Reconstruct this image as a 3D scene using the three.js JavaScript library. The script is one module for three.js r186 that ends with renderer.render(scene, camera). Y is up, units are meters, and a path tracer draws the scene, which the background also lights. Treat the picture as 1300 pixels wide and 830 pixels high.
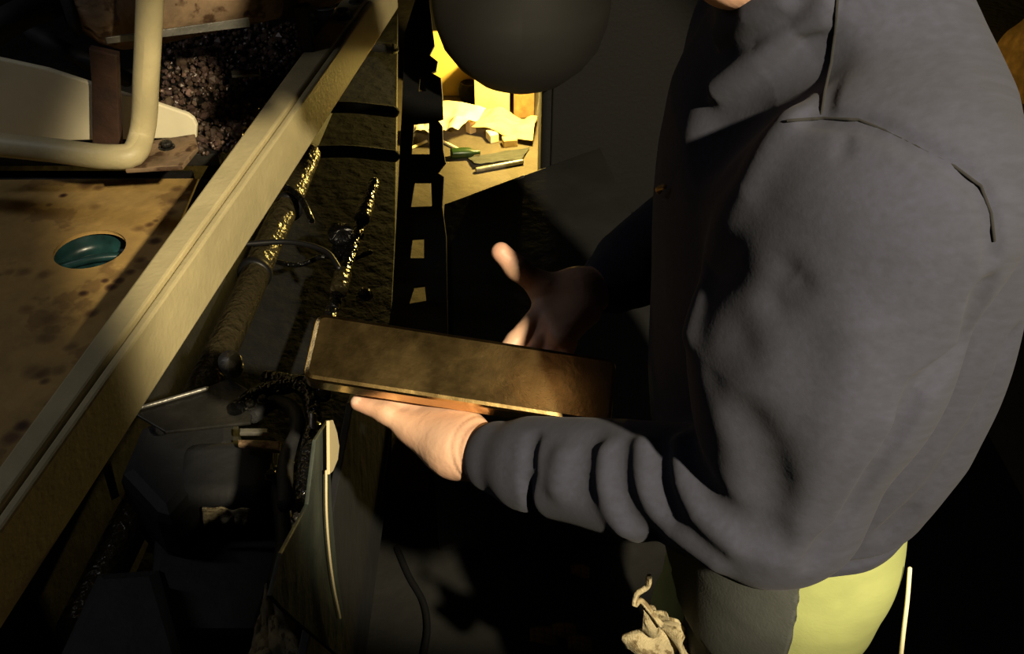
import * as THREE from 'three';
import { mergeGeometries } from 'three/addons/utils/BufferGeometryUtils.js';
import { RectAreaLightUniformsLib } from 'three/addons/lights/RectAreaLightUniformsLib.js';
import { RoundedBoxGeometry } from 'three/addons/geometries/RoundedBoxGeometry.js';

// ------------------------------------------------------------------ camera, light, exposure
const scene = new THREE.Scene();
scene.background = new THREE.Color(0, 0, 0);
const V = (x, y, z) => new THREE.Vector3(x, y, z);
const FOCAL = 1250, PITCH = 38 * Math.PI / 180, CAM = V(0, 1.75, 0);
const camera = new THREE.PerspectiveCamera(2 * Math.atan(415 / FOCAL) * 180 / Math.PI, 1300 / 830, 0.02, 60);
camera.position.copy(CAM);
camera.rotation.x = -PITCH;
scene.add(camera);
const renderer = new THREE.WebGLRenderer();
renderer.toneMapping = THREE.LinearToneMapping;
renderer.toneMappingExposure = 1.0;
renderer.shadowMap.enabled = true;

const LAMP = V(0.795, 2.42, 0.62), LAMP_AIM = V(0.20, 1.10, -1.1);
const key = new THREE.SpotLight(new THREE.Color(1, 0.84, 0.55), 38, 0, 16.3 * Math.PI / 180, 0.17, 2);
key.position.copy(LAMP); key.target.position.copy(LAMP_AIM); key.shadow.radius = 1.6;
scene.add(key, key.target);
const YELLOW = V(0.07, 0.37, -3.34);
const yellow = new THREE.PointLight(new THREE.Color(1, 0.70, 0.17), 5, 0, 2);
yellow.position.copy(YELLOW); yellow.shadow.radius = 1.5;
scene.add(yellow);

RectAreaLightUniformsLib.init();
const TUBE = V(-2.0, 2.45, -1.2);
const dim = new THREE.RectAreaLight(new THREE.Color(0.95, 0.95, 1), 9.0, 1.2, 0.12);  // added fill light for the deck, no such source seen
dim.position.set(TUBE.x, TUBE.y - 0.045, TUBE.z); dim.lookAt(TUBE.x, 0, TUBE.z);
scene.add(dim);

// ------------------------------------------------------------------ photo pixel -> place
const SN = Math.sin(PITCH), CS = Math.cos(PITCH);
function ray(u, v) { const a = (u - 650) / FOCAL, b = (415 - v) / FOCAL; return V(a, -SN + b * CS, -CS - b * SN); }
const atDepth = (u, v, d) => ray(u, v).multiplyScalar(d).add(CAM);
function atY(u, v, y) { const r = ray(u, v); return r.multiplyScalar((y - CAM.y) / r.y).add(CAM); }
function atX(u, v, x) { const r = ray(u, v); return r.multiplyScalar((x - CAM.x) / r.x).add(CAM); }
function atZ(u, v, z) { const r = ray(u, v); return r.multiplyScalar((z - CAM.z) / r.z).add(CAM); }

// ------------------------------------------------------------------ noise and textures
let seed = 7;
const rnd = () => { seed = (seed * 1664525 + 1013904223) >>> 0; return seed / 4294967296; };
const rr = (a, b) => a + (b - a) * rnd();
function hash3(x, y, z) { let h = (x * 374761393 + y * 668265263 + z * 2147483647) | 0; h = Math.imul(h ^ (h >>> 13), 1274126177); h ^= h >>> 16; return (h >>> 0) / 4294967296; }
const sm = (t) => t * t * (3 - 2 * t), mix = (a, b, t) => a + (b - a) * t, clamp = (x, a, b) => Math.min(b, Math.max(a, x));
function noise3(x, y, z) {
  const i = Math.floor(x), j = Math.floor(y), k = Math.floor(z), a = sm(x - i), b = sm(y - j), c = sm(z - k);
  const e = (p, q, r) => hash3(i + p, j + q, k + r);
  return mix(mix(mix(e(0, 0, 0), e(1, 0, 0), a), mix(e(0, 1, 0), e(1, 1, 0), a), b), mix(mix(e(0, 0, 1), e(1, 0, 1), a), mix(e(0, 1, 1), e(1, 1, 1), a), b), c) * 2 - 1;
}
// value noise that repeats over the tile, several octaves
function tile(x, y, period, s) {
  const i = Math.floor(x), j = Math.floor(y), a = sm(x - i), b = sm(y - j), w = (n) => ((n % period) + period) % period;
  const e = (p, q) => hash3(w(i + p), w(j + q), s);
  return mix(mix(e(0, 0), e(1, 0), a), mix(e(0, 1), e(1, 1), a), b);
}
function fractal(u, v, p0, oct, s) { let f = 0, g = 0, a = 1, p = p0; for (let o = 0; o < oct; o++) { f += a * tile(u * p, v * p, p, s + o); g += a; a *= 0.55; p *= 2; } return f / g; }
function tex(n, fn, srgb, metres = 1) {
  const d = new Uint8Array(n * n * 4);
  for (let j = 0; j < n; j++) for (let i = 0; i < n; i++) {
    const c = fn(i / n, j / n); const o = (j * n + i) * 4;
    if (typeof c === 'number') { d[o] = d[o + 1] = d[o + 2] = clamp(c, 0, 1) * 255; } else for (let k = 0; k < 3; k++) d[o + k] = clamp(c[k], 0, 1) * 255;
    d[o + 3] = 255;
  }
  const t = new THREE.DataTexture(d, n, n); t.wrapS = t.wrapT = THREE.RepeatWrapping; t.magFilter = THREE.LinearFilter; t.minFilter = THREE.LinearMipmapLinearFilter; t.generateMipmaps = true;
  if (srgb) t.colorSpace = THREE.SRGBColorSpace;
  t.repeat.set(1 / metres, 1 / metres); t.needsUpdate = true; return t;
}
const tone = (hex, lo, hi, p, s, tint = null) => { const c = [(hex >> 16) / 255, ((hex >> 8) & 255) / 255, (hex & 255) / 255]; return (u, v) => { const f = fractal(u, v, p, 6, s), k = mix(lo, hi, f); return tint ? c.map((x, i) => mix(x * k, tint[i] / 255, clamp((fractal(u, v, p * 2, 5, s + 40) - 0.56) * 6, 0, 1))) : c.map((x) => x * k); }; };
const fineBump = tex(512, (u, v) => fractal(u, v, 32, 4, 3), false, 0.25);
const lumpBump = tex(512, (u, v) => fractal(u, v, 10, 5, 11), false, 0.3);
const crinkle = tex(512, (u, v) => { const f = fractal(u, v, 9, 4, 21); return 1 - Math.abs(f * 2 - 1) * 1.6; }, false, 0.22);
const fleece = tex(512, (u, v) => 0.6 * fractal(u, v, 90, 3, 31) + 0.4 * fractal(u, v, 14, 3, 35), false, 0.22);
const std = (o) => new THREE.MeshStandardMaterial(o);
const M = {
  concrete: std({ map: tex(512, tone(0x5d5549, 0.6, 1.25, 6, 51), true, 1.6), roughness: 0.9, bumpMap: lumpBump, bumpScale: 0.003 }),
  wall: std({ map: tex(256, tone(0x4a463f, 0.75, 1.15, 5, 61), true, 2), roughness: 0.95, bumpMap: lumpBump, bumpScale: 0.002 }),
  cream: std({ map: tex(512, tone(0xcdbf93, 0.86, 1.08, 6, 71), true, 0.5), roughness: 0.48, bumpMap: fineBump, bumpScale: 0.0006 }),
  white: std({ map: tex(256, tone(0xf0e6c4, 0.92, 1.05, 5, 76), true, 0.4), roughness: 0.55 }),
  rust: std({ map: tex(512, tone(0x8a7257, 0.6, 1.25, 6, 81, [70, 48, 30]), true, 0.3), roughness: 0.75, bumpMap: lumpBump, bumpScale: 0.004 }),
  darkRust: std({ map: tex(256, tone(0x3a2519, 0.7, 1.3, 7, 171), true, 0.2), roughness: 0.8, bumpMap: lumpBump, bumpScale: 0.003 }),
  oil: std({ color: 0x0d0d0e, roughness: 0.22, bumpMap: crinkle, bumpScale: 0.006 }),
  oilPipe: std({ color: new THREE.Color(0.05, 0.04, 0.02), metalness: 0.3, roughness: 0.3, bumpMap: crinkle, bumpScale: 0.0035 }),
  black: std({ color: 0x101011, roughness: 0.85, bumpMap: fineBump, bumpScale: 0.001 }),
  blackPaint: std({ map: tex(256, tone(0x1c1c1d, 0.7, 1.3, 6, 181), true, 0.5), roughness: 0.75, bumpMap: lumpBump, bumpScale: 0.001 }),
  darkSteel: std({ map: tex(256, tone(0x2a2927, 0.6, 1.3, 8, 91), true, 0.3), roughness: 0.42, metalness: 0.25, bumpMap: lumpBump, bumpScale: 0.003 }),
  dullBlack: std({ map: tex(256, tone(0x17181b, 0.7, 1.3, 7, 94), true, 0.3), roughness: 0.7, bumpMap: lumpBump, bumpScale: 0.002 }),
  steel: std({ map: tex(256, tone(0x8f8d86, 0.7, 1.15, 8, 97), true, 0.2), roughness: 0.38, metalness: 0.6, bumpMap: fineBump, bumpScale: 0.001 }),
  drumGrey: std({ map: tex(256, tone(0x262524, 0.8, 1.1, 5, 99), true, 0.5), roughness: 0.7 }),
  gold: std({ color: new THREE.Color(0.72, 0.50, 0.21), metalness: 1, roughness: 0.26, roughnessMap: tex(512, (u, v) => { const f = fractal(u, v, 7, 5, 103); return [0, clamp(0.62 + f * 0.45, 0, 1), 0]; }, false, 0.2), bumpMap: tex(512, (u, v) => { const f = fractal(u, v, 8, 5, 107), g = fractal(u, v, 3, 2, 109); return 0.5 + (f - 0.5) * clamp((g - 0.52) * 7, 0.08, 1); }, false, 0.24), bumpScale: 0.005 }),
  skin: std({ vertexColors: true, roughness: 0.55, bumpMap: fineBump, bumpScale: 0.0006 }),
  jacket: new THREE.MeshPhysicalMaterial({ map: tex(512, (u, v) => { const k = 0.88 + 0.24 * fractal(u, v, 60, 4, 113); return [0.156 * k, 0.165 * k, 0.222 * k]; }, true, 0.3), roughness: 1, sheen: 0.15, sheenRoughness: 0.7, sheenColor: new THREE.Color(0.2, 0.2, 0.23), bumpMap: fleece, bumpScale: 0.00016 }),
  seam: std({ color: 0x121215, roughness: 1 }),
  paleTrouser: std({ map: tex(256, tone(0x90975f, 0.92, 1.06, 12, 121), true, 0.3), roughness: 0.95, bumpMap: fleece, bumpScale: 0.0002 }),
  darkCloth: std({ map: tex(256, tone(0x3a3d3c, 0.8, 1.15, 8, 124), true, 0.3), roughness: 0.85, bumpMap: fleece, bumpScale: 0.0004 }),
  greenCloth: std({ map: tex(256, tone(0x39403a, 0.75, 1.2, 7, 127), true, 0.3), roughness: 0.6, bumpMap: lumpBump, bumpScale: 0.003 }),
  rag: std({ map: tex(256, tone(0xb3a684, 0.7, 1.12, 6, 131, [96, 82, 55]), true, 0.25), roughness: 0.95, bumpMap: fleece, bumpScale: 0.002 }),
  paper: std({ map: tex(256, tone(0xf2e6bf, 0.9, 1.05, 5, 134), true, 0.4), roughness: 0.85 }),
  card: std({ map: tex(256, tone(0xd2b684, 0.86, 1.08, 6, 137), true, 0.3), roughness: 0.9, bumpMap: fineBump, bumpScale: 0.001 }),
  yellowBoard: std({ map: tex(256, tone(0xf3d36f, 0.94, 1.04, 4, 139), true, 0.5), roughness: 0.7 }),
  teal: std({ map: tex(256, tone(0x24494b, 0.4, 1.25, 5, 141), true, 0.2), roughness: 0.3 }),
  grit: std({ color: 0x66564c, roughness: 0.35, metalness: 0.1 }),
  hair: std({ color: 0x2a2019, roughness: 0.8, bumpMap: fleece, bumpScale: 0.003 }),
  cord: std({ color: 0xc2b48e, roughness: 0.7 }),
  mat: std({ map: tex(256, tone(0x161615, 0.6, 1.4, 9, 161), true, 0.4), roughness: 0.85, bumpMap: lumpBump, bumpScale: 0.002 }),  // near-black colour standing in for shade on the near floor
  rubber: std({ color: 0x141416, roughness: 0.45 }),
  brass: std({ color: 0xa98a4c, roughness: 0.35, metalness: 0.7 }),
  boot: std({ color: 0x1d1916, roughness: 0.6 }),
  chip: std({ map: tex(128, tone(0x8a6a42, 0.7, 1.2, 4, 151), true, 0.1), roughness: 0.9 }),
  bulb: std({ color: 0xffffff, emissive: new THREE.Color(1, 0.74, 0.25), emissiveIntensity: 8 }),
  lens: std({ color: 0xffffff, emissive: new THREE.Color(1, 0.88, 0.62), emissiveIntensity: 10 }),
};

// ------------------------------------------------------------------ objects, parts, names
const taken = {}, baseOf = new Map();
const numbered = (n) => { const k = taken[n] = (taken[n] ?? -1) + 1; return k ? `${n}_${String(k).padStart(3, '0')}` : n; };
function thing(name, label, category, base = V(0, 0, 0), group) {
  const o = new THREE.Group(); o.name = numbered(name); o.position.copy(base); o.userData = { label, category };
  if (group) o.userData.group = group;
  scene.add(o); baseOf.set(o, base); return o;
}
function part(parent, name, geo, mat, label) {
  const b = baseOf.get(parent); geo = geo.clone(); geo.translate(-b.x, -b.y, -b.z);
  const m = new THREE.Mesh(geo, mat); m.name = name; if (label) m.userData.label = label;
  parent.add(m); baseOf.set(m, b); return m;
}
function single(name, label, category, geo, mat, group) {      // a thing that is one mesh, its origin at its base
  geo = geo.clone(); geo.computeBoundingBox(); const c = geo.boundingBox.getCenter(V(0, 0, 0)); c.y = geo.boundingBox.min.y;
  geo.translate(-c.x, -c.y, -c.z); const m = new THREE.Mesh(geo, mat); m.name = numbered(name); m.position.copy(c);
  m.userData = { label, category }; if (group) m.userData.group = group; scene.add(m); baseOf.set(m, c); return m;
}
function structure(name, geo, mat) { const m = new THREE.Mesh(geo, mat); m.name = name; m.userData = { kind: 'structure' }; scene.add(m); baseOf.set(m, V(0, 0, 0)); return m; }

// ------------------------------------------------------------------ geometry helpers (all in world metres)
function boxUV(g) {   // uv in metres by the dominant axis of the normal
  const p = g.attributes.position, n = g.attributes.normal, uv = new Float32Array(p.count * 2);
  for (let i = 0; i < p.count; i++) {
    const x = p.getX(i), y = p.getY(i), z = p.getZ(i), a = Math.abs(n.getX(i)), b = Math.abs(n.getY(i)), c = Math.abs(n.getZ(i));
    if (b >= a && b >= c) { uv[2 * i] = x; uv[2 * i + 1] = z; } else if (a >= c) { uv[2 * i] = z; uv[2 * i + 1] = y; } else { uv[2 * i] = x; uv[2 * i + 1] = y; }
  }
  g.setAttribute('uv', new THREE.BufferAttribute(uv, 2)); return g;
}
const clean = (g) => { g = g.index ? g.toNonIndexed() : g; for (const k of Object.keys(g.attributes)) if (!['position', 'normal', 'uv'].includes(k)) g.deleteAttribute(k); return g; };
const join = (...gs) => mergeGeometries(gs.flat().map(clean));
function box(sx, sy, sz, c, r = 0.004, rot = null) {
  const g = new RoundedBoxGeometry(sx, sy, sz, 2, Math.min(r, sx / 2.1, sy / 2.1, sz / 2.1));
  boxUV(g); if (rot) g.applyMatrix4(new THREE.Matrix4().makeRotationFromEuler(new THREE.Euler(...rot))); g.translate(c.x, c.y, c.z); return g;
}
function prism(pts, y0, y1, bevel = 0.003, holes = []) {        // outline in plan, upright
  const s = new THREE.Shape(pts.map((p) => new THREE.Vector2(p.x, -p.z)));
  for (const h of holes) s.holes.push(new THREE.Path(h.map((p) => new THREE.Vector2(p.x, -p.z))));
  const b = Math.min(bevel, (y1 - y0) * 0.45);
  const g = new THREE.ExtrudeGeometry(s, { depth: y1 - y0 - 2 * b, bevelEnabled: b > 0, bevelSize: b, bevelOffset: -b, bevelThickness: b, bevelSegments: 2, curveSegments: 24 });
  g.rotateX(-Math.PI / 2); g.translate(0, y0 + b, 0); return boxUV(g);
}
// a flat plate standing in a plane given by an origin and two axes; pts are world points in that plane
function plate(pts, thick, bevel = 0.002, holes = []) {
  const o = pts[0].clone(), e1 = pts[1].clone().sub(o).normalize(); let n = V(0, 0, 0);
  for (let i = 1; i + 1 < pts.length; i++) n.add(pts[i].clone().sub(o).cross(pts[i + 1].clone().sub(o)));
  n.normalize(); const e2 = n.clone().cross(e1), to2 = (p) => { const d = p.clone().sub(o); return new THREE.Vector2(d.dot(e1), d.dot(e2)); };
  const s = new THREE.Shape(pts.map(to2)); for (const h of holes) s.holes.push(new THREE.Path(h.map(to2)));
  const b = Math.min(bevel, thick * 0.45);
  const g = new THREE.ExtrudeGeometry(s, { depth: thick - 2 * b, bevelEnabled: b > 0, bevelSize: b, bevelOffset: -b, bevelThickness: b, bevelSegments: 2 });
  g.translate(0, 0, -thick + b); g.applyMatrix4(new THREE.Matrix4().makeBasis(e1, e2, n).setPosition(o)); return boxUV(g);
}
function tube(pts, r, seg = 8, n = 0, closed = false) {
  const c = new THREE.CatmullRomCurve3(pts, closed, 'centripetal'), L = c.getLength(), N = n || Math.max(8, pts.length * 8);
  const g = new THREE.TubeGeometry(c, N, r, seg, closed);
  const uv = g.attributes.uv; for (let i = 0; i < uv.count; i++) uv.setXY(i, uv.getX(i) * L, uv.getY(i) * 2 * Math.PI * r);
  if (closed) return g;
  const caps = [0, 1].map((t) => { const s = new THREE.SphereGeometry(r, seg, 6); const p = c.getPoint(t); s.translate(p.x, p.y, p.z); return s; });
  return join(g, caps);
}
function rod(a, b, r, r2 = r, seg = 20, bev = 0.15) {            // a turned bar with chamfered ends
  const L = a.distanceTo(b), k = Math.min(r, r2) * bev;
  const g = new THREE.LatheGeometry([[0.0001, 0], [r - k, 0], [r, k], [mix(r, r2, 0.5), L / 2], [r2, L - k], [r2 - k, L], [0.0001, L]].map((q) => new THREE.Vector2(q[0], q[1])), seg);
  const uv = g.attributes.uv, p = g.attributes.position; for (let i = 0; i < uv.count; i++) uv.setXY(i, uv.getX(i) * 2 * Math.PI * r, p.getY(i));
  g.applyMatrix4(new THREE.Matrix4().makeRotationFromQuaternion(new THREE.Quaternion().setFromUnitVectors(V(0, 1, 0), b.clone().sub(a).normalize()))); g.translate(a.x, a.y, a.z); return g;
}
function lathe(profile, a, dir, seg = 28) {
  const g = new THREE.LatheGeometry(profile.map((q) => new THREE.Vector2(Math.max(q[0], 0.0001), q[1])), seg);
  const uv = g.attributes.uv, p = g.attributes.position; for (let i = 0; i < uv.count; i++) uv.setXY(i, uv.getX(i) * 0.6, p.getY(i));
  g.applyMatrix4(new THREE.Matrix4().makeRotationFromQuaternion(new THREE.Quaternion().setFromUnitVectors(V(0, 1, 0), dir.clone().normalize()))); g.translate(a.x, a.y, a.z); return g;
}
function bolt(c, r, dir = V(0, 1, 0)) {
  const w = lathe([[0, 0], [r * 1.35, 0], [r * 1.35, r * 0.2], [0, r * 0.2]], c, dir, 20);
  const h = lathe([[0, 0], [r, 0], [r, r * 0.7], [r * 0.8, r * 0.95], [0, r * 0.95]], c.clone().addScaledVector(dir, r * 0.2), dir, 6);
  return join(w, h.toNonIndexed());
}
// a sheet with thickness from a function of (s, t) in 0..1
function sheet(fn, nu, nv, th) {
  const P = []; for (let j = 0; j <= nv; j++) for (let i = 0; i <= nu; i++) P.push(fn(i / nu, j / nv));
  const at = (i, j) => P[j * (nu + 1) + i], N = [];
  for (let j = 0; j <= nv; j++) for (let i = 0; i <= nu; i++) {
    const a = at(Math.min(i + 1, nu), j).clone().sub(at(Math.max(i - 1, 0), j)), b = at(i, Math.min(j + 1, nv)).clone().sub(at(i, Math.max(j - 1, 0)));
    N.push(a.cross(b).normalize());
  }
  const pos = [], uv = [], idx = [], W = (nu + 1) * (nv + 1);
  for (const s of [0.5, -0.5]) P.forEach((p, k) => { const q = p.clone().addScaledVector(N[k], th * s); pos.push(q.x, q.y, q.z); uv.push((k % (nu + 1)) / nu * 0.3, Math.floor(k / (nu + 1)) / nv * 0.3); });
  for (let j = 0; j < nv; j++) for (let i = 0; i < nu; i++) {
    const a = j * (nu + 1) + i, b = a + 1, c = a + nu + 1, d = c + 1;
    idx.push(a, b, c, b, d, c, W + a, W + c, W + b, W + b, W + c, W + d);
  }
  const rim = []; for (let i = 0; i <= nu; i++) rim.push(i); for (let j = 1; j <= nv; j++) rim.push(j * (nu + 1) + nu); for (let i = nu - 1; i >= 0; i--) rim.push(nv * (nu + 1) + i); for (let j = nv - 1; j >= 0; j--) rim.push(j * (nu + 1));
  for (let k = 0; k + 1 < rim.length; k++) { const a = rim[k], b = rim[k + 1]; idx.push(a, W + a, b, b, W + a, W + b); }
  const g = new THREE.BufferGeometry(); g.setAttribute('position', new THREE.Float32BufferAttribute(pos, 3)); g.setAttribute('uv', new THREE.Float32BufferAttribute(uv, 2)); g.setIndex(idx); g.computeVertexNormals(); return g;
}
const bilin = (c, s, t) => c[0].clone().lerp(c[1], s).lerp(c[3].clone().lerp(c[2], s), t);

// ------------------------------------------------------------------ signed distance modelling
const smin = (a, b, k) => { const h = Math.max(k - Math.abs(a - b), 0) / k; return Math.min(a, b) - h * h * k * 0.25; };
function cone(x, y, z, a, b, r0, r1) {
  const bx = b.x - a.x, by = b.y - a.y, bz = b.z - a.z, px = x - a.x, py = y - a.y, pz = z - a.z;
  const h = clamp((px * bx + py * by + pz * bz) / (bx * bx + by * by + bz * bz), 0, 1);
  return Math.hypot(px - bx * h, py - by * h, pz - bz * h) - (r0 + (r1 - r0) * h);
}
function segDist(x, y, z, a, b) { return cone(x, y, z, a, b, 0, 0); }
const ellip = (x, y, z, c, rx, ry, rz) => { const k0 = Math.hypot((x - c.x) / rx, (y - c.y) / ry, (z - c.z) / rz), k1 = Math.hypot((x - c.x) / (rx * rx), (y - c.y) / (ry * ry), (z - c.z) / (rz * rz)); return k1 < 1e-9 ? -Math.min(rx, ry, rz) : k0 * (k0 - 1) / k1; };
function surface(sdf, lo, hi, h, colour) {                        // surface nets
  const nx = Math.ceil((hi.x - lo.x) / h) + 1, ny = Math.ceil((hi.y - lo.y) / h) + 1, nz = Math.ceil((hi.z - lo.z) / h) + 1;
  const F = new Float32Array(nx * ny * nz).fill(1), B = 8, id = (i, j, k) => (k * ny + j) * nx + i;
  for (let k = 0; k < nz; k += B) for (let j = 0; j < ny; j += B) for (let i = 0; i < nx; i += B) {
    const d = sdf(lo.x + (i + B / 2) * h, lo.y + (j + B / 2) * h, lo.z + (k + B / 2) * h), far = Math.abs(d) > B * h * 1.25 + 0.03;
    for (let c = k; c < Math.min(k + B, nz); c++) for (let b = j; b < Math.min(j + B, ny); b++) for (let a = i; a < Math.min(i + B, nx); a++)
      F[id(a, b, c)] = far ? d : sdf(lo.x + a * h, lo.y + b * h, lo.z + c * h);
  }
  const pos = [], nor = [], uv = [], col = [], vert = new Int32Array(nx * ny * nz).fill(-1), e = h * 0.35;
  const E = [[0, 1], [2, 3], [4, 5], [6, 7], [0, 2], [1, 3], [4, 6], [5, 7], [0, 4], [1, 5], [2, 6], [3, 7]];
  const O = [0, 1, nx, nx + 1, nx * ny, nx * ny + 1, nx * ny + nx, nx * ny + nx + 1];
  for (let k = 0; k < nz - 1; k++) for (let j = 0; j < ny - 1; j++) for (let i = 0; i < nx - 1; i++) {
    const o = id(i, j, k); let m = 0; for (let q = 0; q < 8; q++) if (F[o + O[q]] < 0) m |= 1 << q;
    if (m === 0 || m === 255) continue;
    let X = 0, Y = 0, Z = 0, n = 0;
    for (const [p, q] of E) { const f0 = F[o + O[p]], f1 = F[o + O[q]]; if ((f0 < 0) === (f1 < 0)) continue; const t = f0 / (f0 - f1); X += mix(p & 1, q & 1, t); Y += mix((p >> 1) & 1, (q >> 1) & 1, t); Z += mix(p >> 2, q >> 2, t); n++; }
    let x = lo.x + (i + X / n) * h, y = lo.y + (j + Y / n) * h, z = lo.z + (k + Z / n) * h;
    let gx, gy, gz;
    for (let it = 0; it < 2; it++) {
      gx = sdf(x + e, y, z) - sdf(x - e, y, z); gy = sdf(x, y + e, z) - sdf(x, y - e, z); gz = sdf(x, y, z + e) - sdf(x, y, z - e);
      const l = Math.hypot(gx, gy, gz) || 1; gx /= l; gy /= l; gz /= l;
      if (it === 0) { const d = clamp(sdf(x, y, z), -0.6 * h, 0.6 * h); x -= gx * d; y -= gy * d; z -= gz * d; }
    }
    vert[o] = pos.length / 3; pos.push(x, y, z); nor.push(gx, gy, gz); uv.push(x * 0.8 + z * 0.8, y + 0.3 * (x - z)); if (colour) col.push(...colour(x, y, z));
  }
  const idx = [], quad = (a, b, c, d, f) => { if (a < 0 || b < 0 || c < 0 || d < 0) return; if (f) idx.push(a, b, c, a, c, d); else idx.push(a, c, b, a, d, c); };
  const sx = 1, sy = nx, sz = nx * ny;
  for (let k = 1; k < nz - 1; k++) for (let j = 1; j < ny - 1; j++) for (let i = 1; i < nx - 1; i++) {
    const o = id(i, j, k), f = F[o] < 0;
    if (f !== (F[o + sx] < 0)) quad(vert[o - sy - sz], vert[o - sz], vert[o], vert[o - sy], f);
    if (f !== (F[o + sy] < 0)) quad(vert[o - sx - sz], vert[o - sx], vert[o], vert[o - sz], f);
    if (f !== (F[o + sz] < 0)) quad(vert[o - sx - sy], vert[o - sy], vert[o], vert[o - sx], f);
  }
  const g = new THREE.BufferGeometry(); g.setAttribute('position', new THREE.Float32BufferAttribute(pos, 3)); g.setAttribute('normal', new THREE.Float32BufferAttribute(nor, 3)); g.setAttribute('uv', new THREE.Float32BufferAttribute(uv, 2));
  if (colour) g.setAttribute('color', new THREE.Float32BufferAttribute(col, 3));
  g.setIndex(idx); return g;
}

// ================================================================== THE ROOM
const RX0 = -4, RX1 = 3.6, RZ0 = -6.2, RZ1 = 2.6, RH = 3.6, T = 0.15;
const slab = (x0, x1, y0, y1, z0, z1) => { const g = new THREE.BoxGeometry(x1 - x0, y1 - y0, z1 - z0); g.translate((x0 + x1) / 2, (y0 + y1) / 2, (z0 + z1) / 2); return boxUV(g); };
structure('floor', slab(RX0, RX1, -T, 0, RZ0, RZ1), M.concrete);
structure('ceiling', slab(RX0, RX1, RH, RH + T, RZ0, RZ1), M.wall);
structure('wall_back', slab(RX0, RX1, 0, RH, RZ0 - T, RZ0), M.wall);
structure('wall_front', slab(RX0, RX1, 0, RH, RZ1, RZ1 + T), M.wall);
structure('wall_left', slab(RX0 - T, RX0, 0, RH, RZ0, RZ1), M.wall);
structure('wall_right', slab(RX1, RX1 + T, 0, RH, RZ0, RZ1), M.wall);

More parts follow.
